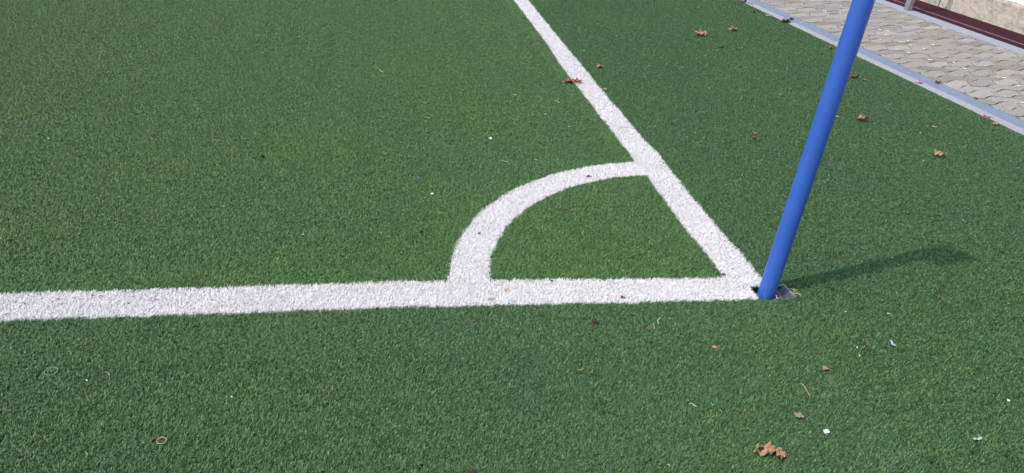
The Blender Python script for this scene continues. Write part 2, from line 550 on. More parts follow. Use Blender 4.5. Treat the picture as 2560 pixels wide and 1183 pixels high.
for x in gx:
    for y in gy:
        # skip what stays far out of view even one step to the side
        if y < -1.2 and (x < -3.2 or x > 1.6):
            continue
        X = x + UX; Y = y + UY
        lim = kx(X_TURF, Y) - 0.004
        ok = turf_green(X, Y) & (X < lim)
        m = TS * 0.0
        Xe, Ye = np.meshgrid(np.array([x - .004, x + TS / 2, x + TS + .004]), np.array([y - .004, y + TS / 2, y + TS + .004]))
        if ok.all() and (Xe < kx(X_TURF, Ye) - 0.006).all() and turf_green(Xe, Ye).all():
            tp.append((x + TS / 2, y + TS / 2, 0)); tr.append(0.0)
            tv.append(int(rg.integers(0, NV_T // 2)) + (0 if x + TS / 2 < 0 else NV_T // 2))
        elif ok.any():
            Xj = X + rg.uniform(-.0035, .0035, X.shape); Yj = Y + rg.uniform(-.0035, .0035, X.shape)
            ok = turf_green(Xj, Yj) & (Xj < kx(X_TURF, Yj) - 0.004 + 0.004 * np.sin(Yj * 31) * np.sin(Yj * 7.3))
            for a, b in zip(Xj[ok], Yj[ok]):
                tp.append((a, b, 0)); tr.append(0.0)
                tv.append(NV_T + int(rg.integers(0, NV_C // 2)) + (0 if a < 0 else NV_C // 2))
pm = bpy.data.meshes.new('turf')
pm.from_pydata(tp, [], [])
av = pm.attributes.new('variant', 'INT', 'POINT'); av.data.foreach_set('value', np.array(tv, np.int32))
turf = tag(link('turf', pm), 'short curly green artificial grass covering the pitch', 'turf', kind='stuff')
ng = bpy.data.node_groups.new('turf_scatter', 'GeometryNodeTree')
ng.interface.new_socket('Geometry', in_out='INPUT', socket_type='NodeSocketGeometry')
ng.interface.new_socket('Geometry', in_out='OUTPUT', socket_type='NodeSocketGeometry')
gi = ng.nodes.new('NodeGroupInput'); go = ng.nodes.new('NodeGroupOutput')
ci = ng.nodes.new('GeometryNodeCollectionInfo'); ci.inputs['Collection'].default_value = protos
ci.inputs['Separate Children'].default_value = True
ci.inputs['Reset Children'].default_value = True
na = ng.nodes.new('GeometryNodeInputNamedAttribute'); na.data_type = 'INT'; na.inputs['Name'].default_value = 'variant'
ip = ng.nodes.new('GeometryNodeInstanceOnPoints')
ip.inputs['Pick Instance'].default_value = True
ng.links.new(gi.outputs[0], ip.inputs['Points'])
ng.links.new(ci.outputs[0], ip.inputs['Instance'])
ng.links.new([s for s in na.outputs if s.enabled and s.name == 'Attribute'][0], ip.inputs['Instance Index'])
ng.links.new(ip.outputs[0], go.inputs[0])
md = turf.modifiers.new('scatter', 'NODES'); md.node_group = ng
print('turf points', len(tp))

# ------------------------------------------------------------------ edging, drain, path, kerb, track, wall
random.seed(3)
ed = tag(empty('edging'), 'pale concrete edging strip between turf and drain', kind='structure')
y = Y0
while y < Y1:
    link('edging_stone', prism('edging_stone', strip_poly(X_TURF, X_EDGE, y, y + 1.0, 0.0012), -0.12, 0.010 + random.uniform(-.0006, .0006), 0.002), M['kerb'], ed)
    y += 1.0
dr = tag(empty('drain_channel', (kx(X_EDGE, 0), 0, 0)), 'narrow drain channel with punched galvanised grates beside the paving', 'drain')
ang = math.atan(-SL)
y = 0.25 - 4.0
link('channel', prism('channel', [(0.001 + SL * Y0, Y0), (X_DRAIN - X_EDGE - 0.001 + SL * Y0, Y0), (X_DRAIN - X_EDGE - 0.001 + SL * Y1, Y1), (0.001 + SL * Y1, Y1)], -0.14, -0.012), M['socket'], dr)
wg = (X_DRAIN - X_EDGE) / math.sqrt(1 + SL * SL)
gm = None
while y < Y1 - 1:
    if gm is None:
        gm = prism('grate', [(0.002, 0.0015), (wg - 0.003, 0.0015), (wg - 0.003, 0.9985), (0.002, 0.9985)], -0.010, 0.009, 0.0022)
    g = link('grate', gm, M['grate'], dr)
    g.location = (SL * y, y, random.uniform(-.001, .0008)); g.rotation_euler = (0, 0, ang)
    y += 1.0 * math.cos(ang)

pth = tag(empty('path'), 'footpath of wavy grey concrete pavers', kind='structure')
link('joint_sand', pymesh('joint_sand', [(kx(X_DRAIN, Y0), Y0, -0.022), (kx(X_PAVE, Y0), Y0, -0.022), (kx(X_PAVE, Y1), Y1, -0.022), (kx(X_DRAIN, Y1), Y1, -0.022)], [(0, 1, 2, 3)]), M['sand'], pth)

E1 = np.array([0.2155, 0.0345]); E2 = np.array([-0.0105, 0.1985])
O_ = np.array([3.1459, 3.4000])
SLP = E1[1] / E1[0]
def wave_pts(tab, shift):
    return [(u_, h_) for u_, h_ in tab]
TW = [(0, 0), (.028, -.006), (.060, .004), (.0965, .0208), (.118, .031), (.142, .036), (.180, .032), (.2155, 0)]
BW = [(0, 0), (.033, -.012), (.065, -.023), (.100, -.025), (.135, -.010), (.170, .007), (.195, .005), (.2155, 0)]
JB = np.array([-0.038, -0.0865])
def pt(base, u_, h_):
    return base + np.array([u_, u_ * SLP + h_])
def stone_A(o):
    """clockwise along the top wave, back along the bottom wave"""
    top = [pt(o, *t) for t in TW]
    bot = [pt(o + JB, *t) for t in BW]
    return bot + top[::-1]
def stone_B(o):
    ob_ = o + JB
    top = [pt(ob_, *t) for t in BW[3:-1]] + [pt(ob_ + E1, *t) for t in BW[:4]]
    od = o - E2
    bot = [pt(od, *t) for t in TW[3:-1]] + [pt(od + E1, *t) for t in TW[:4]]
    return bot + top[::-1]
def clip(poly, a, b, c):
    """keep a*x + b*y <= c"""
    out = []
    n = len(poly)
    for i in range(n):
        p, q = poly[i], poly[(i + 1) % n]
        dp = a * p[0] + b * p[1] - c; dq = a * q[0] + b * q[1] - c
        if dp <= 0:
            out.append(p)
        if (dp < 0 < dq) or (dq < 0 < dp):
            t_ = dp / (dp - dq)
            out.append(p + (q - p) * t_)
    return out
def area(p):
    a = np.array(p); b = np.roll(a, -1, 0)
    return 0.5 * float((a[:, 0] * b[:, 1] - a[:, 1] * b[:, 0]).sum())
def inset(poly, d):
    a = np.array(poly)
    keep = [i for i in range(len(a)) if np.linalg.norm(a[i] - a[i - 1]) > 1e-4]
    a = a[keep]
    e = np.roll(a, -1, 0) - a
    nn = np.stack([-e[:, 1], e[:, 0]], 1); nn /= np.linalg.norm(nn, axis=1, keepdims=True)
    vn = nn + np.roll(nn, 1, 0); vn /= np.maximum((vn * vn).sum(1, keepdims=True) / 2, 0.4)
    return a + vn * d
stones = []
for m_ in range(-34, 44):
    for n_ in range(-9, 12):
        o = O_ + E1 * n_ + E2 * m_
        for kind, poly in (('A', stone_A(o)), ('B', stone_B(o))):
            c0 = np.mean(poly, 0)
            if not (Y0 + 0.6 < c0[1] < Y1 - 3):
                continue
            full = area(poly)
            p = clip(poly, 1, -SL, X_PAVE - 0.003)
            if len(p) > 2:
                p = clip(p, -1, SL, -(X_DRAIN + 0.004))
            if len(p) < 3 or area(p) < full * 0.10:
                continue
            stones.append((c0, kind, p, abs(area(p) - full) < 1e-7, o))
cpos = np.array(CP)
def seen_rank(s):
    c = s[0]
    # visible part of the path first, by distance to the camera
    d = np.array([c[0], c[1], 0]) - cpos
    z = d @ np.array(F_); u_ = d @ np.array(R_) / z * 1.41852; v_ = d @ np.array(U_) / z * 1.41852
    inside = abs(u_) < 1.03 and abs(v_) < 0.475
    return (0 if inside else 1, float(np.linalg.norm(d)))
stones.sort(key=seen_rank)
shared = {}
rest_v, rest_f = [], []
rr = random.Random(8)
for i, (c0, kind, p, whole, o) in enumerate(stones):
    col_ = 1.0 if kind == 'A' else 0.85
    if i < 292:
        if whole:
            if kind not in shared:
                q = inset(np.array(p) - o, 0.0034)
                shared[kind] = prism('paver', [tuple(v) for v in q], -0.05, 0.008, 0.0012)
            ob_ = link('paver', shared[kind], M['paver'], pth, (o[0], o[1], 0))
        else:
            c = np.mean(p, 0)
            q = inset(np.array(p) - c, 0.0034)
            ob_ = link('paver', prism('paver', [tuple(v) for v in q], -0.05, 0.008, 0.0012), M['paver'], pth, (c[0], c[1], 0))
        ob_.location.z = rr.uniform(-0.0018, 0.0018)
        ob_.rotation_euler = (rr.uniform(-.008, .008), rr.uniform(-.008, .008), 0)
        if whole:      # turn about the stone, not about the lattice corner
            dx, dy = c0[0] - o[0], c0[1] - o[1]
            ob_.location.z += -dy * ob_.rotation_euler.x + dx * ob_.rotation_euler.y
        w_ = rr.uniform(0.86, 1.08) * col_
        ob_.color = (w_ * rr.uniform(0.98, 1.03), w_, w_ * rr.uniform(0.94, 1.03), 1)
    else:
        q = inset(np.array(p), 0.0034)
        b = len(rest_v); k = len(q)
        rest_v += [(x, y, 0.007) for x, y in q] + [(x, y, -0.01) for x, y in q]
        rest_f.append(tuple(range(b, b + k)))
        rest_f += [(b + k + j, b + k + (j + 1) % k, b + (j + 1) % k, b + j) for j in range(k)]
if rest_v:
    tag(link('pavers_beyond', pymesh('pavers_beyond', rest_v, rest_f), M['paver'], pth), kind='stuff')
print('pavers', len(stones))

kb = tag(empty('kerb'), 'pale bluish kerb between paving and red track strip', kind='structure')
y = 3.17 - 0.388 * 16
while y < Y1 - 0.4:
    link('kerb_stone', prism('kerb_stone', strip_poly(X_PAVE, X_KERB, y, y + 0.388, 0.0018), -0.12, 0.014 + random.uniform(-.001, .001), 0.003), M['kerb2'], kb)
    y += 0.388
tk = tag(empty('track'), 'dark red rubber track strip along the wall', kind='structure')
link('lane_surface', prism('lane_surface', strip_poly(X_KERB, X_SEAM - .006, Y0, Y1), -0.05, 0.006), M['rubber'], tk)
link('lane_surface', prism('lane_surface', strip_poly(X_SEAM + .006, X_WALL, Y0, Y1), -0.05, 0.010), M['rubber'], tk)
link('seam', prism('seam', strip_poly(X_SEAM - .006, X_SEAM + .006, Y0, Y1), -0.05, 0.012, 0.002), M['seam'], tk)

# wall of cast panels with vertical joints
WH = 0.228
wl = tag(empty('wall', (kx(X_WALL, 4.73), 4.73, 0)), 'low rough beige concrete wall with mossy top beyond the red track', 'wall')
def wall_panel(ya, yb, seed):
    rg = random.Random(seed)
    ny, nz = 40, 10
    vs, fs = [], []
    T = 0.05
    ox, oy = kx(X_WALL, 4.73), 4.73
    prof = [(0, 0)] + [(0, WH * j / nz) for j in range(1, nz)] + [(0.006, WH - .004), (0.02, WH), (T * .6, WH), (T, WH - 0.01), (T, 0)]
    prof[0] = (0, -0.05); prof[-1] = (T, -0.05)
    k = len(prof)
    for i in range(ny + 1):
        yy = ya + (yb - ya) * i / ny
        for j, (dx, z) in enumerate(prof):
            top = z > WH - 0.03
            n1 = (math.sin(yy * 37 + seed) + math.sin(yy * 91 + j) + rg.uniform(-1, 1)) * (0.0035 if top else 0.0009)
            vs.append((kx(X_WALL, yy) + dx + (rg.uniform(-.0015, .0015) if dx < .1 and not top else 0) - ox, yy - oy, z + n1 * (1 if top else 0)))
    for i in range(ny):
        for j in range(k - 1):
            a = i * k + j
            fs.append((a, a + 1, a + k + 1, a + k))
    fs.append(tuple(reversed(range(k)))); fs.append(tuple(ny * k + j for j in range(k)))
    me = pymesh('panel', vs, fs)
    return me
for ya, yb in ((-1.27, 0.722), (0.736, 2.722), (2.736, 4.722), (4.738, 6.722), (6.738, 8.722), (8.738, 10.7)):
    link('panel', wall_panel(ya, yb, int(ya * 7) + 50), M['wall'], wl)
for yy in (0.7275, 2.729, 4.73, 6.73, 8.73):
    link('joint_filler', prism('joint_filler', [(0.014, -.009), (0.048, -.009), (0.048, .009), (0.014, .009)], -.04, WH - .012), M['soil'], wl, (kx(X_WALL, yy) - kx(X_WALL, 4.73), yy - 4.73, 0))
# tie holes cast in the wall face, seen as small dark dots
hm = None
for yy, zz in ((4.86, 0.030), (4.63, 0.022), (3.30, 0.12), (2.2, 0.12), (1.3, 0.11), (5.6, 0.12), (6.4, 0.11)):
    ring = [(0.007 * math.cos(a * math.pi / 6), 0.007 * math.sin(a * math.pi / 6)) for a in range(12)]
    if hm is None:
        hm = pymesh('tie_hole', [(0, x, z) for x, z in ring] + [(0.004, 0, 0)], [(i, (i + 1) % 12, 12) for i in range(12)])
    h = link('tie_hole', hm, M['socket'], wl, (kx(X_WALL, yy) - kx(X_WALL, 4.73) - 0.0035, yy - 4.73, zz))
tag(link('gravel', prism('gravel', [(kx(X_WALL + .05, Y0), Y0), (14, Y0), (14, Y1 + 10), (kx(X_WALL + .05, Y1), Y1)], -0.1, WH - 0.01), M['gravel']), 'bright white gravel behind the wall', kind='structure')

# concrete fence post on the kerb
fp = empty('fence_post', (3.655, 4.44, 0.0))
tag(fp, 'grey square post standing on the kerb in front of the red track', 'post')
def post_mesh(w, d, z0, z1):
    c = 0.008
    pl = [(-w / 2 + c, -d / 2), (w / 2 - c, -d / 2), (w / 2, -d / 2 + c), (w / 2, d / 2 - c), (w / 2 - c, d / 2), (-w / 2 + c, d / 2), (-w / 2, d / 2 - c), (-w / 2, -d / 2 + c)]
    return prism('shaft', pl, z0, z1, 0.004)
link('shaft', post_mesh(0.056, 0.056, 0.02, 1.15), M['post'], fp)
link('foot', post_mesh(0.060, 0.060, 0.008, 0.022), M['post'], fp)
fp.rotation_euler = (0, 0, math.radians(2.6))
LITTER = [
 (-0.3354, -0.604, 0.0754, -5, 'leaf', 'crumple', 'tan', 'big crumpled tan leaf with torn holes lying in the near turf'),
 (-0.1616, 2.0173, 0.0497, 6, 'leaf', 'crumple', 'rust', 'curled rust brown leaf on turf touching the left edge of the side line'),
 (-0.1156, 2.015, 0.0529, 6, 'leaf', 'crumple', 'rust', 'flat rust orange leaf half lying over the left edge of the side line'),
 (0.1004, 2.3164, 0.0508, 7, 'leaf', 'curl', 'tan', 'curled tan leaf on turf just right of the far side line'),
 (0.0165, 1.9223, 0.0254, 5, 'leaf', 'flat', 'tan', 'small pale leaf at the right edge of the side line below the curled one'),
 (1.0744, 3.1617, 0.0842, 9, 'leaf', 'crumple', 'tan', 'ragged tan leaf alone in the far turf left of the pole'),
 (1.42, 3.3618, 0.0646, 10, 'leaf', 'curl', 'tan', 'slim curled tan leaf in the far turf nearest above the dark fragment'),
 (1.1064, 2.875, 0.0401, 8, 'leaf', 'flat', 'dark', 'small dark brown leaf fragment in far turf below two tan leaves'),
 (2.0017, 4.4166, 0.0908, 13, 'leaf', 'crumple', 'rust', 'large rust leaf where the concrete edging meets the top of the photo'),
 (2.0452, 4.3502, 0.0416, 13, 'leaf', 'flat', 'rust', 'small rust leaf right beside the large one on the concrete edging'),
 (1.8988, 4.015, 0.0395, 12, 'leaf', 'crumple', 'brown', 'upright crumpled brown leaf in turf below the far concrete edging'),
 (1.9854, 3.9103, 0.052, 11, 'leaf', 'flat', 'tan', 'thin tan leaf in turf against the far concrete edging'),
 (2.0356, 3.7118, 0.076, 11, 'leaf', 'curl', 'red', 'reddish leaf lying across the concrete edging'),
 (2.1333, 3.8073, 0.0419, 11, 'leaf', 'curl', 'dark', 'dark curled leaf on the drain grate above the reddish leaf'),
 (1.9755, 2.9604, 0.0365, 8, 'leaf', 'crumple', 'rust', 'orange brown leaf in turf immediately left of the upper pole'),
 (1.728, 2.2929, 0.0593, 6, 'leaf', 'crumple', 'brown', 'dark brown crumpled leaf in turf immediately right of the upper pole'),
 (1.7815, 2.2516, 0.0246, 6, 'leaf', 'flat', 'tan', 'pale leaf shred beside the dark brown crumpled leaf right of the pole'),
 (1.2985, 1.5383, 0.0559, 3, 'leaf', 'crumple', 'tan', 'tan crumpled leaf in turf right of the middle of the pole'),
 (1.0297, 1.9047, 0.0266, 5, 'leaf', 'curl', 'tan', 'small tan leaf in turf left of the middle of the pole'),
 (0.5927, 1.3364, 0.0209, 3, 'leaf', 'flat', 'tan', 'small tan leaf touching a brown one left of the pole'),
 (0.554, 1.2707, 0.0243, 2, 'leaf', 'crumple', 'brown', 'small brown leaf touching a tan one left of the pole'),
 (1.409, 1.0883, 0.0599, 2, 'leaf', 'crumple', 'tan', 'bright tan folded leaf in the middle of the right hand turf'),
 (1.6761, 1.4744, 0.025, 3, 'leaf', 'flat', 'tan', 'small tan leaf shred in turf above the bright folded leaf'),
 (2.098, 1.5252, 0.0408, 3, 'leaf', 'curl', 'tan', 'ring shaped curled tan leaf in turf beside the concrete edging at right'),
 (2.1193, 1.6335, 0.0529, 3, 'leaf', 'flat', 'brown', 'flat brown leaf at the turf edge above the ring shaped leaf'),
 (2.1444, 2.233, 0.0497, 6, 'leaf', 'flat', 'pink', 'flat pinkish leaf lying on the concrete edging right of the pole'),
 (2.2831, 2.2386, 0.04, 5, 'leaf', 'curl', 'red', 'dark red curled leaf on the drain grate right of the pole'),
 (2.3333, 1.9621, 0.0262, 5, 'leaf', 'flat', 'rust', 'small orange leaf where the grate meets the paving'),
 (1.842, 2.0134, 0.0235, 5, 'leaf', 'curl', 'brown', 'small brown leaf in turf below the pinkish leaf'),
 (1.1838, 1.5887, 0.0208, 3, 'leaf', 'flat', 'tan', 'little pale leaf right beside the middle of the pole'),
 (1.3085, 0.5891, 0.0195, 0, 'leaf', 'curl', 'brown', 'small grey brown leaf low in the right hand turf'),
 (1.4173, 0.5923, 0.0164, 0, 'leaf', 'flat', 'brown', 'brown leaf cut by the right border of the photo'),
 (1.2865, 0.6281, 0.0148, 0, 'leaf', 'flat', 'tan', 'small dull tan leaf in turf left of the grey brown leaf'),
 (0.9645, 0.5198, 0.0187, 0, 'leaf', 'flat', 'brown', 'dull brown leaf in turf above the end of the pole shadow'),
 (-0.6044, -0.0966, 0.021, -3, 'leaf', 'crumple', 'dark', 'dark purple brown leaf in turf just below the goal line'),
 (-0.6196, -0.1266, 0.0087, -3, 'leaf', 'flat', 'brown', 'tiny brown leaf shred below the dark purple leaf'),
 (-0.9379, -0.0696, 0.0108, -3, 'leaf', 'flat', 'brown', 'small brown leaf in turf below the foot of the corner arc'),
 (-0.8771, 0.0297, 0.0159, -3, 'leaf', 'flat', 'orange', 'pale orange leaf scrap low on the goal line below the arc'),
 (-0.8231, 0.0759, 0.0151, -2, 'leaf', 'flat', 'orange', 'pale orange leaf scrap high on the goal line inside the arc'),
 (-0.4863, 0.02, 0.0153, -3, 'leaf', 'flat', 'red', 'dark red oval leaf on the goal line between arc and pole'),
 (-0.116, 0.1294, 0.0139, -2, 'leaf', 'flat', 'red', 'red brown leaf in the inner corner where side line and goal line meet'),
 (-0.3661, 0.8451, 0.0204, 1, 'leaf', 'flat', 'dark', 'dark seed leaf with stalk on the upper stretch of the arc'),
 (-0.8605, 0.4019, 0.0105, -1, 'leaf', 'curl', 'dark', 'dark leaf speck on the lower stretch of the arc'),
 (-0.2327, 0.4966, 0.0142, -1, 'leaf', 'curl', 'brown', 'brown leaf inside the quarter circle near the side line'),
 (-0.5291, 0.3044, 0.013, -1, 'leaf', 'curl', 'brown', 'brown leaf in the middle of the quarter circle'),
 (-0.5251, 0.5771, 0.0157, 0, 'leaf', 'flat', 'brown', 'small brown leaf in the upper part of the quarter circle'),
 (-0.2499, 0.2923, 0.0106, -1, 'leaf', 'flat', 'brown', 'small reddish leaf in the right part of the quarter circle'),
 (-1.0497, 0.421, 0.0143, -1, 'leaf', 'curl', 'brown', 'small brown leaf in turf left of the arc'),
 (-0.5461, 0.9972, 0.0162, 1, 'leaf', 'flat', 'orange', 'orange tan leaf scrap in turf above the arc'),
 (-0.645, 1.0183, 0.013, 2, 'leaf', 'curl', 'brown', 'small brown leaf in turf left of the orange scrap above the arc'),
 (-0.4954, 1.7855, 0.022, 5, 'leaf', 'flat', 'tan', 'pale tan leaf scrap in turf left of the side line high in the photo'),
 (-0.969, 1.282, 0.0137, 3, 'leaf', 'curl', 'tan', 'small tan leaf in the upper middle turf'),
 (-1.6086, 1.0031, 0.0182, 2, 'leaf', 'curl', 'dark', 'dark purple leaf in the left turf'),
 (-2.2474, 0.8467, 0.0124, 1, 'leaf', 'flat', 'red', 'reddish leaf scrap low left of a pair in the left turf'),
 (-2.2217, 0.893, 0.0126, 1, 'leaf', 'flat', 'brown', 'brown leaf scrap upper right of a pair in the left turf'),
 (-0.2039, -0.4946, 0.0231, -5, 'leaf', 'curl', 'grey', 'grey brown curled leaf in the near turf above the big tan leaf'),
 (-0.0363, -0.3344, 0.0179, -4, 'leaf', 'crumple', 'tan', 'tan crumbly leaf bits in the near right turf'),
 (-0.3039, -0.2241, 0.0162, -4, 'leaf', 'flat', 'tan', 'slim tan leaf shred in turf below the goal line near the pole'),
 (-0.21, -0.1967, 0.0077, -3, 'leaf', 'flat', 'tan', 'tiny pale tan leaf in turf just below the goal line end'),
 (-1.0089, -0.5924, 0.0166, -5, 'leaf', 'flat', 'dark', 'dark brown leaf cut by the lower border of the photo'),
 (0.3479, 0.2195, 0.0135, -2, 'leaf', 'flat', 'brown', 'brown leaf in turf between the pole and its shadow'),
 (0.5843, 0.0054, 0.0154, -2, 'leaf', 'flat', 'red', 'reddish leaf in turf below the pole shadow'),
 (-2.0086, 0.0795, 0.0083, -3, 'leaf', 'curl', 'dark', 'dark speck of leaf high on the left goal line'),
 (-1.9311, 0.0943, 0.0084, -3, 'leaf', 'flat', 'red', 'dark red leaf speck at the upper edge of the left goal line'),
 (-2.0805, 0.0632, 0.0082, -3, 'leaf', 'flat', 'brown', 'brown leaf speck nearest the left border on the goal line'),
 (-1.8329, 0.0532, 0.0073, -3, 'leaf', 'flat', 'red', 'red leaf speck in the middle of the left goal line'),
 (-0.6789, 0.1146, 0.0108, -2, 'leaf', 'flat', 'dark', 'black leaf speck on the upper edge of the goal line'),
 (-1.3022, -0.3415, 0.0083, -4, 'leaf', 'curl', 'brown', 'small brown leaf low in the middle turf'),
 (-0.3438, -0.4658, 0.0077, -5, 'leaf', 'flat', 'brown', 'small brown fragment in turf left of the grey brown curled leaf'),
 (-0.1622, -0.5483, 0.0198, -5, 'chip', 'flat', 'white', 'white paper chip in the near turf above the big tan leaf'),
 (-0.701, 1.2178, 0.0205, 2, 'chip', 'flat', 'white', 'white chip in turf above the arc left of the side line'),
 (-0.9924, 0.6928, 0.0158, 0, 'chip', 'flat', 'cream', 'cream chip in turf left of the arc'),
 (0.1202, 2.3263, 0.0185, 7, 'chip', 'flat', 'white', 'white scrap touching the curled tan leaf by the side line'),
 (0.3978, -0.4851, 0.0082, -4, 'chip', 'flat', 'cream', 'cream chip near the right border low in the turf'),
 (0.0965, -0.2852, 0.0066, -4, 'chip', 'flat', 'white', 'small white chip in turf below the pole shadow'),
 (-1.8436, -0.248, 0.0063, -4, 'chip', 'flat', 'white', 'small white chip in the lower left turf'),
 (1.2868, 1.0397, 0.011, 1, 'chip', 'flat', 'white', 'small white chip left of the bright folded leaf'),
 (-1.0346, 0.8182, 0.0119, 1, 'chip', 'flat', 'blue', 'small blue plastic chip in turf left of the arc'),
 (0.2291, -0.2409, 0.0274, -96, 'strip', '', 'paleblue', 'pale blue plastic strip in the right turf pointing down right'),
 (0.205, -0.6041, 0.0223, 4, 'strip', '', 'paleblue', 'pale blue plastic strip near the lower right of the turf'),
 (-0.3139, -0.5987, 0.0094, -81, 'strip', '', 'white', 'small white strip beside the big crumpled leaf'),
 (-0.0009, -0.0018, 0.0208, -95, 'thread', '', 'white', 'thin white sliver beside the foot of the blue pole'),
 (-1.8082, 2.6991, 0.0654, 38, 'thread', '', 'pale', 'pale thread in the far left turf'),
 (-1.1462, 2.11, 0.0443, -67, 'thread', '', 'white', 'short white thread in the upper middle turf'),
 (-0.4539, -0.4379, 0.0185, -43, 'thread', '', 'white', 'white curved thread in the lower middle turf'),
 (-0.4024, -0.4364, 0.0131, -52, 'thread', '', 'cyan', 'blue thread in turf beside the white curved thread'),
 (-0.1377, -0.4061, 0.0504, -92, 'thread', '', 'straw', 'long straw coloured fibre curving in the near right turf'),
 (-1.8062, -0.2301, 0.0202, -43, 'thread', '', 'straw', 'short straw fibre in the lower left turf'),
 (-1.7782, -0.4775, 0.0174, -70, 'thread', '', 'straw', 'upright pale fibre at the lower left of the turf'),
 (-0.4159, -0.1012, 0.0321, 59, 'thread', '', 'white', 'white forked fibre in turf below the goal line'),
 (-0.4454, -0.1273, 0.0318, -100, 'thread', '', 'straw', 'thin brown stalk in turf below the goal line'),
 (-0.697, -0.2892, 0.0194, 16, 'thread', '', 'yellow', 'yellow green fibre in the lower middle turf'),
 (-0.2964, 1.7016, 0.0322, -40, 'thread', '', 'white', 'white looped thread in turf left of the side line'),
 (-0.0362, 1.3657, 0.0902, -8, 'thread', '', 'darkneedle', 'dark pine needle lying across the side line'),
 (-0.0376, 2.3385, 0.0328, -28, 'thread', '', 'darkneedle', 'short dark needle on the far side line'),
 (0.0929, 1.3872, 0.0529, 20, 'thread', '', 'straw', 'thin straw stalk in turf right of the side line'),
 (-0.5051, 0.1754, 0.024, -63, 'thread', '', 'straw', 'pale stalk inside the quarter circle near the goal line'),
 (-0.6797, 0.9782, 0.0257, -18, 'thread', '', 'white', 'thin white curved fibre in turf above the arc'),
 (-1.929, -0.2105, 0.0265, -4, 'ring', '0', 'palegreen', 'thin pale green ring lying in the lower left turf'),
 (-1.6416, -0.449, 0.0183, -5, 'ring', '0', 'straw', 'thin brownish ring of fibre in the lower left turf'),
]
# ------------------------------------------------------------------ corner pole with its flag, in a socket
PX, PY, PR = -0.0158, 0.0354, 0.0258
cp_ = empty('corner_pole', (PX, PY, -0.07))
cp_.rotation_euler = (math.radians(0.43), math.radians(0.6), 0)
tag(cp_, 'blue corner pole rising from the meeting point of the two white lines', 'pole')
def tube(name, r, z0, z1, n=40, cap=True, rb=None):
    vs, fs = [], []
    zs = [z0, z0 + .004] + list(np.linspace(z0 + .02, z1 - .01, 14)) + [z1 - .003, z1]
    for i, z in enumerate(zs):
        rr_ = r * (0.93 if i == 0 else 0.96 if i == len(zs) - 1 else 1)
        for k in range(n):
            a = 2 * math.pi * k / n
            vs.append((rr_ * math.cos(a), rr_ * math.sin(a), z))
    for i in range(len(zs) - 1):
        for k in range(n):
            fs.append((i * n + k, i * n + (k + 1) % n, (i + 1) * n + (k + 1) % n, (i + 1) * n + k))
    fs.append(tuple(reversed(range(n)))); fs.append(tuple((len(zs) - 1) * n + k for k in range(n)))
    me = pymesh(name, vs, fs)
    for p in me.polygons:
        p.use_smooth = len(p.vertices) == 4
    return me
link('pole', tube('pole', PR, 0.0, 1.43), M['pole'], cp_)
link('cap', tube('cap', PR + .002, 1.42, 1.445, 32), M['socket'], cp_)
# flag hanging in folds from the pole top, above the frame; its shadow lies on the turf
def flag_mesh():
    nu, nv = 26, 18
    vs, fs = [], []
    for i in range(nu + 1):
        u_ = i / nu
        for j in range(nv + 1):
            v_ = j / nv
            a = math.radians(20)
            d = PR + 0.005 + 0.095 * u_
            z = 1.43 - 0.27 * v_ - 0.07 * u_ * (0.6 + 0.4 * v_) - 0.02
            off = 0.022 * math.sin(u_ * 9 + v_ * 1.3) * (0.3 + u_)
            vs.append((d * math.cos(a) - off * math.sin(a), -(d * math.sin(a)) - off * math.cos(a), z))
    for i in range(nu):
        for j in range(nv):
            k = i * (nv + 1) + j
            fs.append((k, k + nv + 1, k + nv + 2, k + 1))
    me = pymesh('flag', vs, fs, True)
    return me
fl = empty('corner_flag', (PX, PY, -0.07))
bpy.data.objects.remove(fl)
fo = link('flag', flag_mesh(), M['flag'], cp_)
sm = fo.modifiers.new('thickness', 'SOLIDIFY'); sm.thickness = 0.0015
link('flag_sleeve', tube('flag_sleeve', PR + .0035, 1.13, 1.415, 32), M['flag'], cp_)

so = empty('ground_socket', (0.01, 0.03, -0.05))
tag(so, 'dark plastic ground socket with raised flap round the foot of the blue pole', 'socket')
def at(me, dx, dy, dz):
    me.transform(Matrix.Translation((dx, dy, dz))); return me
# pit floor and four walls
pit = bmesh.new()
def quad(bm, pts):
    bm.faces.new([bm.verts.new(p) for p in pts])
x0, x1, y0, y1, zb, zt = HX0, HX1, HY0, HY1, -0.075, 0.003
quad(pit, [(x0, y0, zb), (x1, y0, zb), (x1, y1, zb), (x0, y1, zb)])
quad(pit, [(x0, y0, zb), (x0, y0, zt), (x1, y0, zt), (x1, y0, zb)])
quad(pit, [(x1, y0, zb), (x1, y0, zt), (x1, y1, zt), (x1, y1, zb)])
quad(pit, [(x1, y1, zb), (x1, y1, zt), (x0, y1, zt), (x0, y1, zb)])
quad(pit, [(x0, y1, zb), (x0, y1, zt), (x0, y0, zt), (x0, y0, zb)])
pme = bpy.data.meshes.new('pit'); pit.to_mesh(pme); pit.free()
link('pit', at(pme, -0.01, -0.03, 0.05), M['soil'], so)
def solid_plate(name, pts, th, mat, parent):
    """thin plate through four or more 3-D points, thickened downwards"""
    n = len(pts)
    vs = [tuple(p) for p in pts] + [(p[0], p[1], p[2] - th) for p in pts]
    fs = [tuple(range(n)), tuple(reversed(range(n, 2 * n)))]
    fs += [(i, n + i, n + (i + 1) % n, (i + 1) % n) for i in range(n)]
    me = pymesh(name, vs, fs)
    return link(name, at(me, -0.01, -0.03, 0.05), mat, parent)
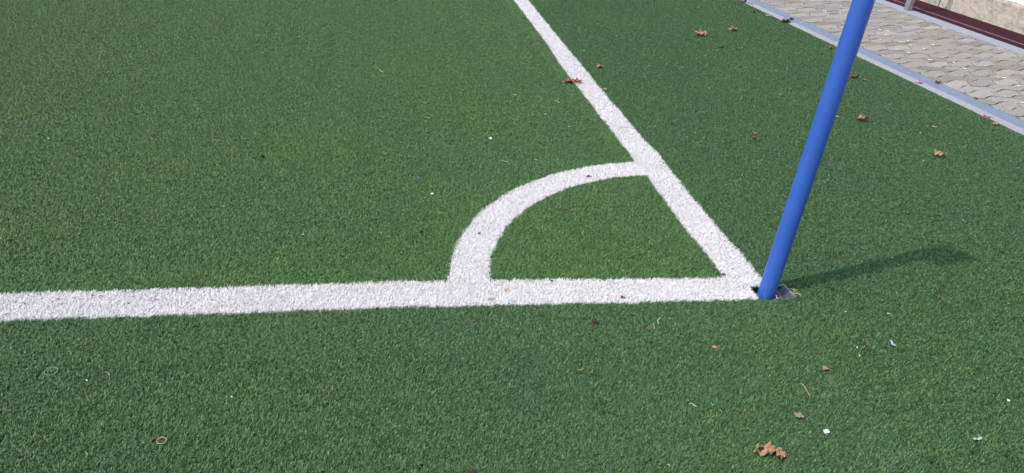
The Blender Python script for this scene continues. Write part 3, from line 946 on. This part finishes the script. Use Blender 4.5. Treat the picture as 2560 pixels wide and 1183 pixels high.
# raised flap right of the pole, tilted up towards its outer rim
solid_plate('flap', [(0.034, 0.000, -0.006), (0.058, -0.003, 0.008), (0.050, 0.058, 0.010), (0.034, 0.058, -0.006)], 0.004, M['socket_dark'], so)
solid_plate('flap_rim', [(0.059, -0.004, 0.012), (0.0625, -0.002, 0.012), (0.054, 0.062, 0.014), (0.034, 0.063, 0.009), (0.034, 0.0605, 0.009), (0.051, 0.059, 0.013)], 0.006, M['rim'], so)
solid_plate('collar', [(0.014, 0.008, -0.002), (0.027, 0.000, -0.002), (0.032, 0.056, 0.003), (0.020, 0.061, 0.003)], 0.05, M['socket'], so)
solid_plate('lip', [(-0.060, 0.032, -0.004), (-0.038, 0.024, -0.010), (-0.038, 0.056, -0.010), (-0.056, 0.060, -0.004)], 0.004, M['socket_dark'], so)
# tuft of frayed straw coloured backing threads at the flap
def thread_mesh(pts, r, n=5):
    P_ = [Vector(p) for p in pts]
    vs, fs = [], []
    for i, p in enumerate(P_):
        d = (P_[min(i + 1, len(P_) - 1)] - P_[max(i - 1, 0)]).normalized()
        a = d.cross(Vector((0, 0, 1)))
        if a.length < .01:
            a = Vector((1, 0, 0))
        a.normalize(); b = a.cross(d)
        rr_ = r * (0.6 if i in (0, len(P_) - 1) else 1)
        for k in range(n):
            t_ = 2 * math.pi * k / n
            vs.append(p + a * (rr_ * math.cos(t_)) + b * (rr_ * math.sin(t_)))
    for i in range(len(P_) - 1):
        for k in range(n):
            fs.append((i * n + k, i * n + (k + 1) % n, (i + 1) * n + (k + 1) % n, (i + 1) * n + k))
    fs.append(tuple(reversed(range(n)))); fs.append(tuple((len(P_) - 1) * n + k for k in range(n)))
    return pymesh('fibre', vs, fs, True)
ft = empty('frayed_threads', (0.066, 0.002, 0.009))
tag(ft, 'tuft of frayed straw coloured threads at the right end of the pole socket', 'threads')
rt = random.Random(4)
for k in range(7):
    a = rt.uniform(-0.9, 1.3); L = rt.uniform(.018, .034)
    pts = []
    for i in range(7):
        s = i / 6
        aa = a + s * rt.uniform(-.9, .9)
        pts.append((-0.012 + L * s * math.cos(aa), L * s * math.sin(aa) * .8, 0.006 + .010 * math.sin(s * 2.4) + rt.uniform(-.001, .001)))
    link('fibre', thread_mesh(pts, 0.0007, 5), M['t_straw'], ft)

# ------------------------------------------------------------------ leaves and litter
def leaf_mesh(size, style, seed):
    """a dry lobed leaf: outline with lobes, surface curled, crumpled or nearly flat"""
    rg = random.Random(seed)
    nr, na = (7, 36) if size > 0.02 else (4, 20)
    lob = rg.choice([3, 5, 5]); asp = rg.uniform(0.45, 0.62)
    ph = rg.uniform(0, 6.28)
    rad = []
    for k in range(na):
        a = 2 * math.pi * k / na
        r = 0.5 * (1 + 0.22 * math.sin(a * lob + ph) + 0.10 * math.sin(a * 9 + seed) + rg.uniform(-.10, .08))
        rad.append(max(.22, r))
    curl = {'flat': 0.5, 'curl': 2.2, 'crumple': 1.5}[style]
    h_n = {'flat': 0.03, 'curl': 0.05, 'crumple': 0.15}[style]
    f1, f2 = rg.uniform(5, 8), rg.uniform(9, 14)
    vs = []
    def place(x, y):
        # curl across the short axis, wave along the long one
        t_ = y * curl * 1.5
        yy = math.sin(t_) / (curl * 1.5)
        zz = (1 - math.cos(t_)) / (curl * 1.5) * 1.0
        zz += h_n * (math.sin(x * f1 + ph) * math.cos(y * f2 + seed) + 0.5 * math.sin(x * f2 + y * f1)) + h_n * .25 * rg.uniform(-1, 1)
        zz += 0.10 * (x * x) * (1 if style != 'crumple' else -0.8)
        return (x * size, yy * size, zz * size)
    vs.append(place(0, 0))
    for i in range(1, nr + 1):
        for k in range(na):
            a = 2 * math.pi * k / na
            r = rad[k] * i / nr
            vs.append(place(r * math.cos(a) * 0.98, r * math.sin(a) * asp * 1.6))
    fs = []
    holes = set()
    if style == 'crumple' and size > 0.05:
        for _ in range(3):
            i0 = rg.randint(2, nr - 2); k0 = rg.randint(0, na - 1)
            for a_ in range(2):
                for b_ in range(rg.randint(2, 4)):
                    holes.add((i0 + a_, (k0 + b_) % na))
    for k in range(na):
        fs.append((0, 1 + k, 1 + (k + 1) % na))
        for i in range(nr - 1):
            if (i + 1, k) in holes:
                continue
            a = 1 + i * na
            fs.append((a + k, a + na + k, a + na + (k + 1) % na, a + (k + 1) % na))
    zmin = min(v[2] for v in vs)
    vs = [(x, y, z - zmin) for x, y, z in vs]
    return pymesh('leaf', vs, fs, True)

def chip_mesh(size, seed):
    rg = random.Random(seed); n = 9
    pl = []
    for k in range(n):
        a = 2 * math.pi * k / n
        r = size * 0.5 * rg.uniform(.55, 1.0)
        pl.append((r * math.cos(a), r * math.sin(a) * .9))
    me = prism('chip', pl, 0, max(.0015, size * .08), .0005)
    for v in me.vertices:
        v.co.z += size * 0.10 * math.sin(v.co.x / size * 5)
    return me

def ring_mesh(size):
    n = 28
    pts = [Vector((size / 2 * math.cos(2 * math.pi * k / n) * (1 + .06 * math.sin(3 * k)), size / 2 * math.sin(2 * math.pi * k / n), .001 * math.sin(k))) for k in range(n)]
    vs, fs = [], []
    r = 0.0009
    for k, p in enumerate(pts):
        o_ = p.normalized()
        for j in range(5):
            t_ = 2 * math.pi * j / 5
            vs.append(p + o_ * (r * math.cos(t_)) + Vector((0, 0, r * math.sin(t_))))
    for k in range(n):
        for j in range(5):
            fs.append((k * 5 + j, k * 5 + (j + 1) % 5, ((k + 1) % n) * 5 + (j + 1) % 5, ((k + 1) % n) * 5 + j))
    return pymesh('ring', vs, fs, True)

def torn_leaf_mesh(w):
    """the large crumpled leaf: a pinched, forked, torn outline with a hole, buckled into folds"""
    out = [(560, 560), (610, 512), (720, 525), (820, 572), (900, 535), (960, 505), (870, 470), (710, 468), (700, 412), (780, 392), (860, 392), (960, 430), (1050, 425), (1110, 465), (1200, 470), (1300, 482),
           (1380, 492), (1460, 515), (1560, 580), (1650, 655), (1590, 648), (1520, 655), (1470, 690), (1400, 715), (1330, 772), (1270, 730), (1200, 660), (1140, 620), (1050, 598), (970, 625), (900, 640), (800, 632), (700, 650), (615, 600)]
    hole = [(1150, 525), (1230, 522), (1330, 550), (1395, 565), (1370, 590), (1290, 600), (1210, 560)]
    k = w / 1090
    def cv(p):
        return ((p[0] - 1105) * k, -(p[1] - 570) * k * 1.75)
    bm = bmesh.new()
    es = []
    for loop in (out, hole):
        vv = [bm.verts.new((*cv(p), 0)) for p in loop]
        es += [bm.edges.new((vv[i], vv[(i + 1) % len(vv)])) for i in range(len(vv))]
    bmesh.ops.triangle_fill(bm, edges=es, use_beauty=True)
    bmesh.ops.subdivide_edges(bm, edges=bm.edges[:], cuts=2, use_grid_fill=True)
    rg = random.Random(77)
    for v in bm.verts:
        x, y = v.co.x / w, v.co.y / w
        z = .13 * math.exp(-((x - .02) / .22) ** 2) + .06 * math.sin(x * 24 + y * 13) + .07 * math.sin(y * 38 - x * 9) + .03 * rg.uniform(-1, 1)
        v.co.z = max(0, z + .05) * w
    me = bpy.data.meshes.new('leaf'); bm.to_mesh(me); bm.free()
    me.shade_smooth()
    return me

CATS = {'leaf': ('dry_leaf', 'leaf', 'dry leaves blown over the pitch'), 'chip': ('litter_chip', 'litter', 'small chips of litter on the turf'),
        'strip': ('plastic_strip', 'litter', 'pale plastic strips on the turf'), 'thread': ('loose_thread', 'thread', 'loose threads and stalks on the turf'),
        'ring': ('fibre_ring', 'thread', 'thin rings of fibre on the turf')}
for i, (x, y, w, ang_, typ, style, colr, lab) in enumerate(LITTER):
    nm, cat, grp = CATS[typ]
    rg = random.Random(700 + i)
    mt = M['t_' + colr]
    z = 0.0095
    if y > 0 and x > kx(X_TURF, y):
        z = 0.011
    if typ == 'leaf':
        big = lab.startswith('big crumpled')
        me = torn_leaf_mesh(w * 1.03) if big else leaf_mesh(w * 0.95, style, 700 + i)
        o = link(nm, me, mt, None, (x, y, z))
        o.rotation_euler = (rg.uniform(-.15, .15), rg.uniform(-.1, .1), math.radians(ang_ + rg.uniform(-25, 25)))
        s = o.modifiers.new('thickness', 'SOLIDIFY'); s.thickness = 0.0006
        if big:
            o.rotation_euler = (0, 0, math.radians(-5 - 4)); o.scale = (1, .85, 1.1)
        elif w > 0.028:
            st = thread_mesh([(w * .42, 0, .004), (w * .55, w * .03, .008), (w * .70, w * .05, .007), (w * .82, w * .02, .003)], 0.0009, 5)
            link('stalk', st, mt, o)
    elif typ == 'chip':
        o = link(nm, chip_mesh(max(w, .006), 700 + i), mt, None, (x, y, z)); o.rotation_euler = (0.05, 0.05, rg.uniform(0, 6))
    elif typ == 'strip':
        n = 6; hw = min(.0032, w * .14)
        vs, fs = [], []
        for k in range(n + 1):
            s = k / n - .5
            zz = 0.002 + 0.002 * math.sin(k * 1.3)
            vs += [(s * w, -hw, zz), (s * w, hw, zz + .001)]
        for k in range(n):
            fs.append((2 * k, 2 * k + 2, 2 * k + 3, 2 * k + 1))
        o = link(nm, pymesh('strip', vs, fs, True), mt, None, (x, y, z)); o.rotation_euler = (0, 0, math.radians(ang_))
        s = o.modifiers.new('thickness', 'SOLIDIFY'); s.thickness = 0.0008
    elif typ == 'thread':
        bend = rg.choice([-1, 1]) * rg.uniform(.08, .22)
        pts = [((k / 9 - .5) * w, w * bend * (math.sin(k / 9 * math.pi * rg.choice([1, 1]))), .0015 + .0015 * math.sin(k * .8)) for k in range(10)]
        o = link(nm, thread_mesh(pts, 0.0009 if colr != 'darkneedle' else .0008), mt, None, (x, y, z)); o.rotation_euler = (0, 0, math.radians(ang_))
    else:
        o = link(nm, ring_mesh(w), mt, None, (x, y, z))
    tag(o, lab, cat, grp)

# white splashes and flakes on the pavers: many, no two worth telling apart
DROPS = [(3.424, 4.176), (2.865, 3.592), (2.816, 3.621), (2.591, 3.29), (2.755, 3.454), (2.781, 3.4), (2.733, 3.267), (2.746, 3.247), (2.836, 3.294), (2.764, 3.163), (2.785, 3.144), (2.554, 3.038), (2.986, 3.206), (2.816, 3.085), (2.583, 2.94), (2.801, 2.86), (2.641, 2.782), (2.626, 2.78), (2.794, 2.735), (2.763, 2.585), (2.76, 2.594), (3.446, 3.412), (2.882, 2.424), (2.916, 2.403), (2.773, 2.298), (2.882, 2.237), (2.607, 1.904), (2.801, 4.641), (2.598, 4.404), (2.757, 4.44), (2.686, 4.229), (2.651, 4.163), (2.181, 3.732), (2.807, 4.658), (2.473, 3.623), (2.689, 4.614), (2.814, 4.197), (2.794, 3.807), (3.066, 4.133)]
vs, fs = [], []
rd = random.Random(12)
for i in range(39 + 90):
    if i < 39:
        cx_, cy_ = DROPS[i]; s = rd.uniform(.012, .026)
    else:
        cx_ = 2.55 + abs(rd.gauss(0, .32)); cy_ = rd.uniform(1.0, 5.6); s = rd.uniform(.003, .008)
        if cx_ > kx(X_PAVE, cy_) - .05:
            continue
    n = 9; b = len(vs); ph = rd.uniform(0, 3)
    for k in range(n):
        a = 2 * math.pi * k / n
        r = s * .5 * rd.uniform(.5, 1.1)
        lx, ly = r * math.cos(a), r * math.sin(a) * 1.5
        vs.append((cx_ + lx * math.cos(ph) - ly * math.sin(ph), cy_ + lx * math.sin(ph) + ly * math.cos(ph), 0.0118))
    vs.append((cx_, cy_, 0.0128))
    fs += [(b + k, b + (k + 1) % n, b + n) for k in range(n)]
tag(link('white_splashes', pymesh('white_splashes', vs, fs), M['splash']), 'small white splashes and flakes scattered on the grey pavers', 'splashes', kind='stuff')

# crumbs of fibre and grit lost in the turf
vs, fs = [], []
rd = random.Random(31)
for i in range(330):
    cx_ = rd.uniform(-3.4, 2.0); cy_ = rd.uniform(-.8, 4.4)
    s = rd.uniform(.0016, .0034)
    if -.1 < cx_ < .13 and -.05 < cy_ < .1:
        continue
    b = len(vs)
    a = rd.uniform(0, 6.28); l2 = s * rd.uniform(1, 2.2)
    for dx, dy in ((-l2, -s * .4), (l2, -s * .5), (l2 * .8, s * .5), (-l2 * .7, s * .4)):
        vs.append((cx_ + dx * math.cos(a) - dy * math.sin(a), cy_ + dx * math.sin(a) + dy * math.cos(a), .0125))
    vs.append((cx_, cy_, .0145))
    fs += [(b + k, b + (k + 1) % 4, b + 4) for k in range(4)]
cr = pymesh('crumbs', vs, fs)
for k in ('t_pale', 't_brown', 't_cream', 't_dark'):
    cr.materials.append(M[k])
for i, p in enumerate(cr.polygons):
    p.material_index = (0, 1, 2, 1, 3, 1)[(i // 4) % 6]
tag(link('turf_crumbs', cr), 'tiny crumbs of fibre and grit scattered over the turf', 'crumbs', kind='stuff')
